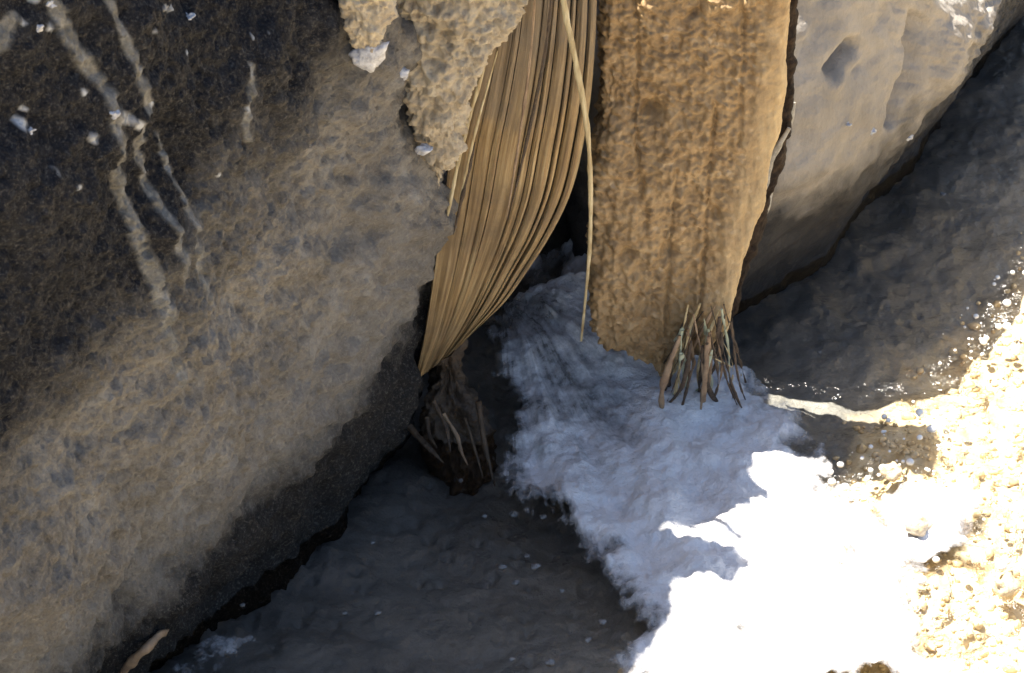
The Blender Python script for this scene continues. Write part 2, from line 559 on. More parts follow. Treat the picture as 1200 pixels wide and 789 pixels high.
# ------------------------------------------------------------------ boulders
def boulder(center, T, N, a, b, c, p, nt, nf, deform):
    """a boxy rounded mass, densest on the side that faces along N"""
    u = np.linspace(-1, 1, nt, endpoint=False)
    th = np.pi * (0.42 * u + 0.58 * u ** 3)
    w = np.linspace(-1, 1, nf)
    ph = np.pi / 2 * (0.85 * w + 0.15 * w ** 3) * 0.999
    A, B = np.meshgrid(th, ph, indexing='ij')
    A, B = A.ravel(), B.ravel()
    dn, dt, dz = np.cos(B) * np.cos(A), np.cos(B) * np.sin(A), np.sin(B)
    r = (np.abs(dt / a) ** p + np.abs(dn / b) ** p + np.abs(dz / c) ** p) ** (-1 / p)
    P = center + (r * dt)[:, None] * T + (r * dn)[:, None] * N + (r * dz)[:, None] * Z3
    nrm = -normals_of(P, nt, nf)
    s = np.sign(((P - center) * nrm).sum(1).mean())
    P = deform(P, nrm * s)
    return P, grid_faces(nt, nf, wrap_u=True) if s < 0 else grid_faces(nt, nf, wrap_u=True)[:, ::-1]


CRACKS1 = [([(190, 545), (186, 600), (182, 650), (165, 705), (150, 735)], 6, 0.012),
           ([(330, 478), (300, 498), (283, 515)], 6, 0.010), ([(330, 308), (300, 325), (270, 340)], 5, 0.008),
           ([(192, 462), (184, 485)], 5, 0.008), ([(240, 400), (215, 420)], 5, 0.006), ([(128, 655), (105, 705), (60, 745)], 6, 0.006),
           ([(62, 480), (48, 505)], 4, 0.005), ([(265, 250), (262, 300), (250, 335)], 6, 0.010), ([(505, 215), (508, 300), (500, 345)], 5, 0.008)]


TR = [([(70, -12), (84, 35), (98, 70), (118, 105), (124, 150), (138, 190), (150, 240), (160, 290), (172, 335), (182, 385), (196, 425), (200, 458)], [9, 15, 15, 12, 16, 14, 13, 15, 16, 14, 12, 5], 0.011),
      ([(128, -10), (140, 40), (150, 85), (162, 130), (166, 165), (178, 205), (186, 250), (196, 300), (200, 330)], [7, 8, 11, 10, 13, 9, 10, 8, 4], 0.008),
      ([(202, 160), (208, 195), (214, 230), (226, 290), (234, 355)], [4, 7, 9, 13, 8], 0.006),
      ([(42, 22), (24, 55), (0, 92), (-12, 112)], [9, 13, 15, 12], 0.009),
      ([(310, 62), (306, 95), (297, 130), (298, 165)], [5, 7, 8, 4], 0.006)]
FL_ = [(45, 34, 7), (70, 38, 8), (60, 6, 9), (192, 9, 6), (203, 12, 5), (221, 19, 9), (170, 32, 6), (134, 133, 13), (146, 140, 9), (38, 152, 10), (43, 135, 6),
       (12, 120, 6), (93, 106, 7), (97, 155, 9), (52, 195, 9), (166, 117, 7), (299, 118, 6), (260, 200, 5), (235, 66, 4), (68, 207, 6), (340, 28, 3), (322, 36, 4)]
MARK = {}


def def_left(P, n):
    h = 0.040 * fbm(P, 2.6, 3, seed=3) + 0.016 * fbm(P, 11, 3, seed=7) + 0.0065 * fbm(P, 42, 4, 0.66, seed=13) + 0.0022 * fbm(P, 130, 3, 0.6, seed=15)
    lump, _ = worley(P * np.array([1, 1, 0.55]) + 0.02 * fbm(P, 14, 2, seed=17)[:, None], 26, 19)
    rough = smooth(-0.5, 0.6, fbm(P, 4, 2, seed=23) + 0.9 * (P[:, 2] - 0.55))
    h += 0.010 * rough * (0.5 - lump)
    px = project(P)
    front = (n @ FWD) < 0.1
    for line, w, d in CRACKS1:
        dist, pos = seg_dist(px, line)
        h -= d * front * np.exp(-(dist / w) ** 2) * np.sqrt(np.clip(4 * pos * (1 - pos), 0.15, 1))
    # dried trickles: low ridges with their own pale colour
    wob = np.stack([fbm(P, 30, 3, seed=201), fbm(P, 30, 3, seed=203)], 1) * 1.1
    grit = 0.5 + 0.5 * fbm(P, 48, 4, 0.65, seed=205)
    mk = np.zeros(len(P))
    for line, ws, hh in TR:
        line = np.asarray(line, float)
        dist, pos = seg_dist(px + wob, spline(line, len(line) * 5))
        w = np.interp(pos, np.linspace(0, 1, len(ws)), ws) * 0.50
        fade = smooth(0, 0.06, pos) * smooth(1.0, 0.9, pos)
        e = np.exp(-(dist / w) ** 2) * fade * front
        h += hh * 0.20 * e * (0.45 + 0.9 * grit)
        mk = np.maximum(mk, e * np.clip(0.6 + 0.7 * grit, 0, 1))
    sp = np.zeros(len(P))
    for x, y, r in FL_:
        e = np.exp(-((((px + 1.3 * wob) - np.array([x, y])) / (0.62 * r)) ** 2).sum(1)) * front
        h += 0.003 * e
        sp = np.maximum(sp, e * np.clip(0.2 + 1.3 * grit, 0, 1))
    MARK['L'] = np.stack([mk, sp, grit], 1)
    P = P + n * h[:, None]
    t = (P - c_left) @ T1
    P[:, 2] = np.where(P[:, 2] > 0.5, 0.5 + (P[:, 2] - 0.5) * (1 - 0.12 * smooth(0.1, 0.62, t)), P[:, 2])
    P = P + (-0.045 * smooth(0.15, 0.5, P[:, 2]) * smooth(0.0, 0.5, t) + 0.085 * smooth(0.55, 0.12, P[:, 2]) * smooth(0.0, 0.5, t))[:, None] * T1
    und = 0.05 * (1 - smooth(-0.04, 0.36, P[:, 2])) * smooth(-0.05, 0.2, (P - c_left) @ N1)
    lean = 0.02 * np.clip(P[:, 2] - 0.15, 0, None)
    return P - (und + lean)[:, None] * N1


c_left = np.array([-0.56, -0.42, 0]) - 0.065 * T1 - 0.04 * N1 + np.array([0, 0, 0.60])
VL, FL = boulder(c_left, T1, N1, 0.62, 0.34, 0.74, 4.3, 760, 430, def_left)
left = tag(mesh_obj('mud_caked_boulder', VL, FL, MUD, attrs={'mark': MARK['L']}), 'large dark mud-caked boulder with pale trickles, left of the tan wood sheath', 'boulder')

CRACKS2 = [([(1078, -20), (1075, 40), (1062, 95), (1050, 140)], 5, 0.018), ([(1008, 58), (996, 72), (984, 84)], 9, 0.040),
           ([(1018, 80), (1012, 90)], 4, 0.006), ([(910, 150), (895, 200), (885, 250)], 8, 0.012), ([(1030, 200), (1000, 240)], 5, 0.004)]


def def_right(P, n):
    h = 0.018 * fbm(P, 3.0, 3, seed=53) + 0.008 * fbm(P, 12, 3, seed=57) + 0.0028 * fbm(P, 48, 4, 0.6, seed=63)
    px = project(P)
    front = (n @ FWD) < 0.1
    for line, w, d in CRACKS2:
        dist, pos = seg_dist(px, line)
        h -= d * front * np.exp(-(dist / w) ** 2)
    P = P + n * h[:, None]
    t = (P - c_right) @ T2
    P[:, 2] = np.where(P[:, 2] > 0.08, 0.08 + (P[:, 2] - 0.08) * (1 - 0.60 * smooth(-0.40, 0.0, t)), P[:, 2])
    und = 0.09 * (1 - smooth(-0.04, 0.24, P[:, 2])) * smooth(-0.05, 0.15, (P - c_right) @ N2)
    lean = 0.02 * np.clip(P[:, 2] - 0.10, 0, None)
    return P - (und + lean)[:, None] * N2


c_right = np.array([0.36, 0.46, 0.19]) + 0.035 * N2 + 0.07 * T2
VR, FR = boulder(c_right, T2, N2, 0.55, 0.20, 0.37, 3.8, 560, 320, def_right)
right = tag(mesh_obj('pale_boulder', VR, FR, PALE), 'smooth pale grey-brown boulder with a dark pit, right of the pitted brown slab', 'boulder')

BV = {}
for k, (v, f) in (('L', (VL, FL)), ('R', (VR, FR))):
    BV[k] = BVHTree.FromPolygons(v.tolist(), f.tolist())


def hit(which, px, py):
    r = ray(px, py)
    loc, nor, _, _ = BV[which].ray_cast(Vector(CAM), Vector(r).normalized(), 20)
    return (None, None) if loc is None else (np.array(loc), np.array(nor))


def blob(center, radii, seed, disp=0.25, sub=(14, 10), scale=None):
    nt, nf = sub
    th = np.linspace(0, 2 * np.pi, nt, endpoint=False)
    ph = np.linspace(-np.pi / 2, np.pi / 2, nf) * 0.995
    A, B = np.meshgrid(th, ph, indexing='ij')
    D = np.stack([np.cos(B) * np.cos(A), np.cos(B) * np.sin(A), np.sin(B)], -1).reshape(-1, 3)
    r = 1 + disp * fbm(D + seed * 3.7, 1.6, 3, seed=seed)
    return np.asarray(center) + D * r[:, None] * np.asarray(radii), grid_faces(nt, nf, wrap_u=True)


for k, (x, y, s) in enumerate([(45, 34, 6), (221, 19, 7), (134, 134, 8), (36, 153, 6), (60, 6, 6)]):
    loc, nor = hit('L', x, y)
    if loc is None: continue
    Vb, Fb = blob(loc - nor * 0.001, (s * 0.0007, s * 0.0005, s * 0.0005), 100 + k, 0.8, (22, 14))
    mesh_obj('fleck', Vb, Fb, FLECK, left)
for k, (x, y, s) in enumerate([(993, 146, 6), (1022, 154, 7), (1064, 162, 6)]):
    loc, nor = hit('R', x, y)
    if loc is None: continue
    Vb, Fb = blob(loc - nor * 0.0015, (s * 0.0008, s * 0.0005, s * 0.0005), 200 + k, 0.8, (22, 14))
    mesh_obj('fleck', Vb, Fb, FLECK, right)

# ------------------------------------------------------------------ earth bank added behind the gap, overhanging top blocks the sun
nu, nv = 160, 160
u, v = np.meshgrid(np.linspace(0, 1, nu), np.linspace(0, 1, nv), indexing='ij')
u, v = u.ravel(), v.ravel()
X = -0.42 + 0.72 * u
Zb = -0.05 + (1.10 - 0.55 * smooth(0.45, 0.85, u)) * v
hollow = np.exp(-((X - 0.05) / 0.20) ** 2) * (1 - smooth(0.30, 0.52, Zb))
Yb = 0.09 + 0.30 * hollow + 0.16 * (u - 0.5) - 0.20 * smooth(0.45, 1.0, Zb)
P = np.stack([X, Yb, Zb], 1)
P[:, 1] += 0.03 * fbm(P, 9, 5, 0.55, seed=71)
back = P[:, :].copy(); back[:, 1] = 0.75
Vv = np.vstack([P, back])
F1 = grid_faces(nu, nv)
F2 = grid_faces(nu, nv, off=nu * nv)[:, ::-1]
def rim(idx):
    idx = np.asarray(idx)
    return np.stack([idx[:-1], idx[1:], idx[1:] + nu * nv, idx[:-1] + nu * nv], 1)
idx = np.arange(nu * nv).reshape(nu, nv)
F3 = np.vstack([rim(idx[0, ::-1]), rim(idx[-1]), rim(idx[:, 0]), rim(idx[::-1, -1])])
tag(mesh_obj('sun_block_bank', Vv, np.vstack([F1, F2, F3]), EARTH), kind='structure')

# ------------------------------------------------------------------ pitted brown slab (standing wood)
def loft_rows(rows, nrow, ring, expo, thick, depth, disp):
    """closed loft: rows = (py, left px, right px); depth(py)->Y of the middle; thick(py)->half thickness"""
    rows = np.array(rows, float)
    ys = np.linspace(rows[0, 0], rows[-1, 0], nrow)
    le, re = np.interp(ys, rows[:, 0], rows[:, 1]), np.interp(ys, rows[:, 0], rows[:, 2])
    th = np.linspace(0, 2 * np.pi, 6001)
    cs, sn = np.cos(th), np.sin(th)
    sx = np.sign(cs) * np.abs(cs) ** (2 / expo)
    sy = np.sign(sn) * np.abs(sn) ** (2 / expo)
    arc = np.concatenate([[0], np.cumsum(np.hypot(np.diff(sx) * 2.2, np.diff(sy)))])      # even spacing round the ring
    want = np.linspace(0, arc[-1], ring, endpoint=False)
    sx, sy = np.interp(want, arc, sx), np.interp(want, arc, sy)
    P = []
    for k, y in enumerate(ys):
        Y = depth(y)
        L, R = at_y(le[k], y, Y), at_y(re[k], y, Y)
        c = (L + R) / 2
        hw = (R[0] - L[0]) / 2
        P.append(np.stack([c[0] + hw * sx, np.full(ring, Y) + thick(y) * sy, np.full(ring, c[2])], 1))
    P = np.vstack(P)
    n = normals_of(P, nrow, ring)
    cen = P.reshape(nrow, ring, 3).mean(1).repeat(ring, 0)
    s = np.sign(((P - cen) * n).sum(1).mean())
    n = n * s
    P = P + n * disp(P, n)[:, None]
    F = grid_faces(nrow, ring, wrap_v=True)
    if s < 0: F = F[:, ::-1]
    caps = []
    for base, flip in ((0, s > 0), ((nrow - 1) * ring, s < 0)):
        for j in range(ring // 2 - 1):
            q = [base + j, base + j + 1, base + ring - 2 - j, base + ring - 1 - j]
            caps.append(q[::-1] if flip else q)
    return P, np.vstack([F, np.array(caps)])


PITS = [(766, 131, 11, .020), (738, 298, 9, .014), (783, 296, 9, .013), (836, 252, 9, .010), (722, 50, 6, .006), (815, 20, 6, .005), (750, 350, 6, .006), (800, 190, 6, .006)]


def disp_post(P, n):
    w1, w2 = worley(P + 0.005 * fbm(P, 40, 2, seed=83)[:, None], 108, 81)
    w3, _ = worley(P, 210, 85)
    px = project(P)
    edge = smooth(0.0, 1.0, (P[:, 0] - (0.225 + 0.16 * (P[:, 2] - 0.3))) / 0.03)      # smooth rim on the right
    g = 1 - 0.85 * edge
    h = g * (0.0075 * (0.45 - w1) + 0.003 * (0.4 - w3)) + 0.006 * fbm(P, 9, 3, seed=87) + 0.0028 * g * fbm(P, 60, 3, seed=88)
    h += 0.005 * edge
    h += 0.0035 * fbm(P * np.array([1, 1, 0.10]), 75, 3, seed=89)
    for cl, w, d in (([(742, -40), (748, 60), (744, 150), (752, 230)], 2.2, .006), ([(838, 120), (832, 210), (826, 300), (820, 370)], 2.4, .007), ([(792, 200), (786, 290), (780, 400)], 1.8, .005), ([(868, -40), (872, 60), (866, 170)], 2.0, .005)):
        dd, _ = seg_dist(px + 2.0 * fbm(P, 60, 2, seed=92)[:, None], cl)
        h -= d * np.exp(-(dd / w) ** 2) * (n[:, 1] < 0)
    for x, y, r, d in PITS:
        e = np.exp(-(((px[:, 0] - x) / r) ** 2 + ((px[:, 1] - y) / r) ** 2))
        h -= d * e * (n[:, 1] < 0)
    return h


rows = [(-35, 709, 920), (0, 707, 916), (80, 705, 912), (150, 702, 905), (220, 698, 893), (280, 695, 878), (330, 692, 862), (370, 692, 846), (392, 705, 830), (410, 735, 812), (424, 760, 795), (436, 772, 784)]
Vp, Fp = loft_rows(rows, 430, 300, 9.0, lambda y: 0.040 - 0.030 * float(smooth(340, 436, y)), lambda y: -0.125 + 0.05 * float(smooth(400, -150, y)), disp_post)
post = tag(mesh_obj('wooden_slab', Vp, Fp, POST), 'broad upright brown wooden slab with pitted grainy face and smooth right rim', 'wood slab')

rows = [(-32, 880, 938), (0, 880, 936), (90, 880, 932), (150, 872, 926), (200, 866, 914), (250, 850, 901), (300, 840, 884), (350, 830, 867), (385, 815, 850), (410, 805, 830)]
Vb, Fb = loft_rows(rows, 220, 60, 3.0, lambda y: 0.014, lambda y: -0.085 + 0.05 * float(smooth(400, -150, y)), lambda P, n: 0.004 * fbm(P, 20, 3, seed=171) + 0.003 * fbm(P, 70, 3, seed=173))
mesh_obj('bark', Vb, Fb, SLIT_SHADE, post)['label'] = 'dark strip added as shade in the slit along the right edge'  # black strip added to stand for the shade in the slit

# ------------------------------------------------------------------ tan wood sheath of split strips
def flow_noise(nrow, ncol, seed):
    return np.stack([np.tile(np.linspace(0, 3, ncol), nrow) + seed, np.repeat(np.linspace(0, 4, nrow), ncol), np.full(nrow * ncol, 0.5)], 1)


def sheath_strip(le, re, nrow, ncol, depth0, bulge, thick, seed):
    le, re = spline(le, nrow), spline(re, nrow)
    P, Q = [], []
    for i in range(nrow):
        t = i / (nrow - 1)
        for j in range(ncol):
            s = j / (ncol - 1)
            q = le[i] * (1 - s) + re[i] * s
            Y = depth0(t, s) - bulge * (1 - (2 * s - 1) ** 2) ** 0.7
            P.append(at_y(q[0], q[1], Y))
    P = np.array(P)
    P[:, 1] += 0.0018 * fbm(flow_noise(nrow, ncol, seed), 1.0, 3, seed=seed) + 0.006 * fbm(P, 9, 2, seed=301)
    u_ = np.tile(np.linspace(0, 1, ncol), nrow) * np.ptp([le[nrow // 2][0], re[nrow // 2][0]]) / 60 + seed * 1.37
    flow = np.stack([u_, np.repeat(np.linspace(0, 1, nrow), ncol) * 5, np.full(nrow * ncol, seed * 0.61)], 1)
    B = P + np.array([0, thick, 0])
    V = np.vstack([P, B])
    m_ = nrow * ncol
    idx = np.arange(m_).reshape(nrow, ncol)
    def rim(ix): return np.stack([ix[:-1], ix[:-1] + m_, ix[1:] + m_, ix[1:]], 1)
    F = np.vstack([grid_faces(nrow, ncol)[:, ::1], grid_faces(nrow, ncol, off=m_)[:, ::-1], rim(idx[:, 0])[:, ::-1], rim(idx[:, -1]), rim(idx[0]), rim(idx[-1])[:, ::-1]])
    return V, F, np.vstack([flow, flow])


base = at_y(490, 445, -0.20)
sheath = tag(empty('wood_sheath', base), 'tan curved sheath of split wood strips tapering down beside the dark boulder', 'wood sheath')
# edges between strips, top to bottom (px at the photograph's scale)
TOP, BOT = [(575, -60), (556, 60), (530, 170), (514, 280), (500, 380), (486, 450)], [(702, -60), (698, 60), (688, 150), (664, 240), (604, 338), (538, 408)]
CUTS = [0, .19, .30, .36, .53, .60, .66, .77, .82, .92, 1.0]
E = [[(TOP[i][0] * (1 - c) + BOT[i][0] * c, TOP[i][1] * (1 - c) + BOT[i][1] * c) for i in range(6)] for c in CUTS]
for k in range(10):
    off = (0, .0006, .0012, .0004, .0016, .001, .004, .002, .007, .006)[k] + 0.0004 * k * k
    fr = random.uniform(-2, 2)
    le = [(x + (0.35 + 0.06 * k if i < 4 else 0.1), y) for i, (x, y) in enumerate(E[k])]
    re = [(x - (0.35 + 0.06 * k if i < 4 else 0.1), y) for i, (x, y) in enumerate(E[k + 1])]
    d0 = lambda t, s, off=off: -0.225 + off + 0.05 * t * 0.0 + 0.02 * (1 - t)
    Vs, Fs, fl = sheath_strip(le, re, 130, 12, d0, (.001, .0007, .001, .0008, .0015, .002, .0035, .003, .005, .004)[k], 0.014, 300 + k * 7)
    mesh_obj('strip', Vs, Fs, SHEATH, sheath, attrs={'flow': fl})

for k in range(5):                                             # loose splinters
    c = random.uniform(0.05, 1.02); c2_ = c + random.uniform(-0.10, 0.10)
    i0 = random.choice([0, 1, 2]); i1 = random.choice([3, 4])
    pts = []
    for i in range(i0, i1 + 1):
        f = (i - i0) / max(1, i1 - i0); cc_ = c * (1 - f) + c2_ * f
        pts.append(at_y(TOP[i][0] * (1 - cc_) + BOT[i][0] * cc_, TOP[i][1] * (1 - cc_) + BOT[i][1] * cc_, -0.238 - 0.006 * math.sin(f * 3.1) - 0.004 * (k % 3)))
    Vt, Ft = tube(spline(pts, 40), np.interp(np.linspace(0, 1, 40), [0, .2, .8, 1], [.3, 1, .8, .15]) * random.uniform(0.0014, 0.0028), 6, 0.5, 2.0, 0.0008, 330 + k)
    mesh_obj('splinter', Vt, Ft, [STRAW, ROT, TWIG][k % 3], sheath)

# ------------------------------------------------------------------ crumbly clay clods at the top of the gap
def surf_y(px, py, lift):
    loc, _ = hit('L', px, py)
    return (loc[1] if loc is not None else -0.28) - lift


def disp_clay(amp):
    def f(P, n):
        w, _ = worley(P + 0.006 * fbm(P, 40, 2, seed=93)[:, None], 120, 91)
        return amp * (0.005 * (0.45 - w) + 0.006 * fbm(P, 22, 3, seed=95) + 0.005 * fbm(P, 70, 4, 0.6, seed=97))
    return f


rows = [(-90, 460, 640), (-30, 462, 632), (20, 464, 606), (60, 468, 578), (85, 476, 562), (105, 472, 553), (125, 474, 548), (150, 484, 542), (172, 486, 534), (185, 500, 526), (205, 510, 520), (216, 513, 517)]
Vc, Fc = loft_rows(rows, 200, 180, 3.0, lambda y: 0.030 - 0.022 * float(smooth(120, 216, y)), lambda y: -0.268 + 0.03 * float(smooth(60, 216, y)), disp_clay(1.25))
tag(mesh_obj('clay_clod', Vc, Fc, CLAY), 'long crumbly beige clay clod hanging down over the top of the wood sheath', 'clay clod')
rows = [(-80, 385, 470), (-20, 393, 462), (20, 402, 452), (45, 410, 446), (62, 416, 440), (72, 420, 436)]
Vc, Fc = loft_rows(rows, 120, 120, 2.6, lambda y: 0.026 - 0.016 * float(smooth(0, 72, y)), lambda y, Y=surf_y(428, 40, 0.012): Y, disp_clay(1.0))
tag(mesh_obj('clay_clod', Vc, Fc, CLAY), 'small golden clay clod at the top edge above the bright white chip', 'clay clod')

def shard(name, px, py, Y, sx, sy, ang, mat, label, cat, seed):
    c = at_y(px, py, Y)
    Vb, Fb = blob((0, 0, 0), (sx, 0.006, sy), seed, 0.35, (18, 12))
    Vb[:, 2] *= 1 - 0.55 * np.clip(Vb[:, 0] / sx, -1, 1)
    ca, sa = math.cos(ang), math.sin(ang)
    X, Zc = Vb[:, 0] * ca - Vb[:, 2] * sa, Vb[:, 0] * sa + Vb[:, 2] * ca
    Vb[:, 0], Vb[:, 2] = X, Zc
    return tag(mesh_obj(name, Vb + c, Fb, mat), label, cat)

shard('white_chip', 437, 63, surf_y(437, 63, 0.03), 0.021, 0.012, math.radians(40), FLECK, 'bright white chip stuck under the small golden clay clod', 'chip', 401)
shard('white_chip', 497, 175, -0.288, 0.009, 0.006, 0.2, FLECK, 'tiny white chip on the lower tip of the long clay clod', 'chip', 402)
shard('white_chip', 472, 86, -0.308, 0.008, 0.007, 0.3, FLECK, 'tiny white chip on the left edge of the long clay clod', 'chip', 403)

# ------------------------------------------------------------------ white water pouring out of the gap
poly_px = [(520, 390), (524, 450), (545, 520), (566, 575), (618, 625), (662, 660), (690, 695), (715, 730), (690, 765), (680, 830), (1130, 830), (1160, 760), (1130, 700), (1170, 640), (1185, 590), (1150, 555), (1090, 560), (1050, 560), (1000, 520), (955, 485), (915, 452), (880, 430), (850, 400), (840, 330), (700, 262), (620, 285), (575, 345)]
poly = np.array([at_z(x, y, 0.02)[:2] for x, y in poly_px])
lo, hi = poly.min(0) - 0.05, poly.max(0) + 0.05
sx_, sy_ = np.arange(lo[0], hi[0], 0.0032), np.arange(lo[1], hi[1], 0.0038)
A, B = np.meshgrid(sx_, sy_, indexing='ij')
P = np.stack([A.ravel(), B.ravel(), np.zeros(A.size)], 1)
SRC = at_z(590, 330, 0.06)[:2]
rel = P[:, :2] - SRC
rad = np.linalg.norm(rel, axis=1)
ang = np.arctan2(rel[:, 1], rel[:, 0])
flow = np.stack([ang, rad, np.zeros(len(P))], 1)
streak = fbm(np.stack([ang * 9, rad * 2.2, np.zeros(len(P))], 1), 1.0, 4, 0.6, seed=109)
dist = poly_sd(P[:, :2], poly) + 0.022 * fbm(P, 16, 5, 0.62, seed=111)
sunny = smooth(0.37, 0.50, P[:, :2] @ EDGE)
gapn = smooth(0.30, 0.10, rad + 0.35 * np.clip(ang + 0.75, -0.3, 0.6))            # still glassy where it leaves the gap
hs = 0.022 * (1 - 0.7 * sunny) * smooth(0, 0.06, dist) + 0.075 * smooth(-0.20, 0.20, P[:, 1]) * smooth(0, 0.12, dist)
hs += smooth(0, 0.05, dist) * (0.010 * fbm(P, 8, 3, seed=113) + 0.005 * streak * (1 - sunny) + 0.006 * fbm(P, 24, 4, 0.6, seed=118) + 0.0016 * fbm(P, 60, 3, 0.6, seed=117))
lumpy = fbm(P, 13, 4, 0.5, seed=119)
hs += sunny * smooth(0, 0.05, dist) * (0.016 * np.clip(lumpy + 0.15, 0, 1.2) + 0.004 * np.abs(fbm(P, 45, 3, seed=121)))
P[:, 2] = water_h(P) + np.where(dist > 0, 0.003 + hs, -0.012)
dens = -0.25 + 1.35 * smooth(0, 0.085, dist) - 0.62 * gapn - 0.7 * sunny * smooth(0.1, -0.5, lumpy)
F = grid_faces(len(sx_), len(sy_))
F = F[(dist[F] > -0.006).any(1)]
used, inv = np.unique(F, return_inverse=True)
tag(mesh_obj('white_water', P[used], inv.reshape(F.shape), FOAM, attrs={'flow': flow[used], 'dens': np.stack([dens, dens, dens], 1)[used]}),
    'frothy grey-white water pouring from the gap below the brown slab', 'foam', kind='stuff')

# thin foam at the lower left
poly2 = np.array([at_z(x, y, 0.0)[:2] for x, y in [(185, 800), (195, 760), (225, 738), (270, 742), (300, 738), (315, 750), (290, 765), (270, 800)]])
lo, hi = poly2.min(0) - 0.04, poly2.max(0) + 0.04
a_, b_ = np.arange(lo[0], hi[0], 0.003), np.arange(lo[1], hi[1], 0.003)
A, B = np.meshgrid(a_, b_, indexing='ij')
P = np.stack([A.ravel(), B.ravel(), np.zeros(A.size)], 1)
dist = poly_sd(P[:, :2], poly2) + 0.012 * fbm(P, 26, 4, 0.65, seed=121)
P[:, 2] = water_h(P) + np.where(dist > -0.02, 0.002 + 0.004 * smooth(0, 0.03, dist), -0.01)
F = grid_faces(len(a_), len(b_)); F = F[(dist[F] > -0.02).any(1)]
used, inv = np.unique(F, return_inverse=True)
dens = -0.5 + 0.9 * smooth(-0.02, 0.03, dist)
tag(mesh_obj('foam_patch', P[used], inv.reshape(F.shape), FOAM, attrs={'flow': P[used] * 3, 'dens': np.stack([dens, dens, dens], 1)[used]}), 'thin bluish foam patch on dark water beside the brown twig', 'foam patch')

# ------------------------------------------------------------------ straw, roots, twig
def path_px(pts, n=24):
    """(px, py, Y) triples -> smooth 3-D path"""
    return spline([at_y(x, y, Y) for x, y, Y in pts], n)


Vt, Ft = tube(path_px([(652, -60, -0.24), (662, 10, -0.245), (676, 80, -0.25), (688, 150, -0.25), (692, 220, -0.24), (691, 290, -0.22), (686, 350, -0.19), (681, 400, -0.16)], 60),
              np.interp(np.linspace(0, 1, 60), [0, 0.2, 0.6, 1], [0.0030, 0.0033, 0.0026, 0.0012]), 8, 0.5, noise=0.0008, seed=4)
tag(mesh_obj('dry_straw', Vt, Ft, STRAW), 'single thin dry straw blade hanging between sheath and brown slab', 'straw')

tuft = tag(empty('straw_tuft', at_z(820, 470, 0.02)), 'frayed tuft of dry and greenish straw at the foot of the brown slab', 'straw tuft')
for k in range(46):
    x0, y0 = random.uniform(790, 858), random.uniform(352, 425)
    f = (x0 - 792) / 66
    x1 = 772 + 100 * min(1.05, max(-0.05, f + random.uniform(-0.4, 0.3))); y1 = random.uniform(425, 500)
    a, b = at_y(x0, y0, -0.185 - 0.012 * random.random()), at_z(x1, y1, 0.004)
    mid = a * 0.5 + b * 0.5 + np.array([random.uniform(-.012, .012), random.uniform(-0.012, 0.004), random.uniform(-0.012, 0.008)])
    w = random.choice([1.6, 2.2, 2.8, 3.5, 4.5, 7]) * 0.00058
    Vt, Ft = tube(spline([a, mid, b], 22), np.interp(np.linspace(0, 1, 22), [0, 0.15, 0.7, 1], [0.6, 1, 0.8, 0.2]) * w, 8, 0.5, twist=random.uniform(-2, 2), noise=0.0014, seed=20 + k)
    mesh_obj('straw', Vt, Ft, [ROT, STRAW, ROT, TWIG, ROT, STRAW, GREEN, ROT, GREEN, ROT, TWIG][k % 11], tuft)

shred = tag(empty('bark_shred', at_y(895, 260, -0.01)), 'grey frayed bark shred in the dark slit between brown slab and pale boulder', 'bark shred')
for k, ln in enumerate([[(925, 150), (905, 185), (893, 225), (882, 262)], [(915, 165), (900, 200), (888, 245)], [(905, 215), (896, 240), (880, 275), (868, 300)], [(930, 120), (918, 150), (910, 170)]]):
    Vt, Ft = tube(path_px([(x, y, -0.085 + 0.012 * k) for x, y in ln], 20), np.interp(np.linspace(0, 1, 20), [0, .5, 1], [.3, 1, .25]) * (0.006 + 0.001 * k), 8, 0.5, 1.0, 0.002, 40 + k)
    mesh_obj('shred', Vt, Ft, TRICK, shred)

# brown root stump with fibres below the sheath
rows = [(388, 515, 530), (405, 510, 540), (425, 504, 548), (450, 496, 554), (480, 490, 560), (505, 494, 566), (530, 508, 570), (550, 530, 572)]
Vr, Fr = loft_rows(rows, 110, 110, 2.6, lambda y: 0.035, lambda y: -0.15 - 0.02 * float(smooth(420, 540, y)), lambda P, n: 0.014 * fbm(P, 14, 3, seed=131) + 0.010 * fbm(P * np.array([1, 1, 0.4]), 60, 4, 0.65, seed=133))
root = tag(mesh_obj('root_stump', Vr, Fr, ROT), 'dark brown rotten root stump with fibres under the tip of the wood sheath', 'root')
RF = [[(520, 485), (535, 510), (540, 528), (548, 545)], [(500, 490), (503, 510), (512, 525)], [(480, 500), (498, 520), (520, 543)], [(545, 490), (556, 525), (566, 560)], [(508, 470), (522, 500), (528, 530)], [(560, 470), (568, 520), (580, 570)]]
for k, ln in enumerate(RF):
    Vt, Ft = tube(path_px([(x, y, -0.225 - 0.02 * i) for i, (x, y) in enumerate(ln)], 18), np.interp(np.linspace(0, 1, 18), [0, .6, 1], [1, .8, .2]) * (0.0026 + 0.0006 * (k % 3)), 6, 1, 0, 0.001, 60 + k)
    mesh_obj('fibre', Vt, Ft, TWIG if k == 0 else ROT, root)

pts = [at_y(x, y, surf_y(x, y, 0.012)) for x, y in [(128, 812), (145, 788), (165, 764), (182, 748), (197, 738)]]
Vt, Ft = tube(spline(pts, 30), np.interp(np.linspace(0, 1, 30), [0, .5, .93, 1], [.003, .0045, .005, .002]), 12, 0.8, 0, 0.003, 77)
tag(mesh_obj('twig', Vt, Ft, TWIG), 'short reddish brown twig lying against the foot of the dark boulder', 'twig')

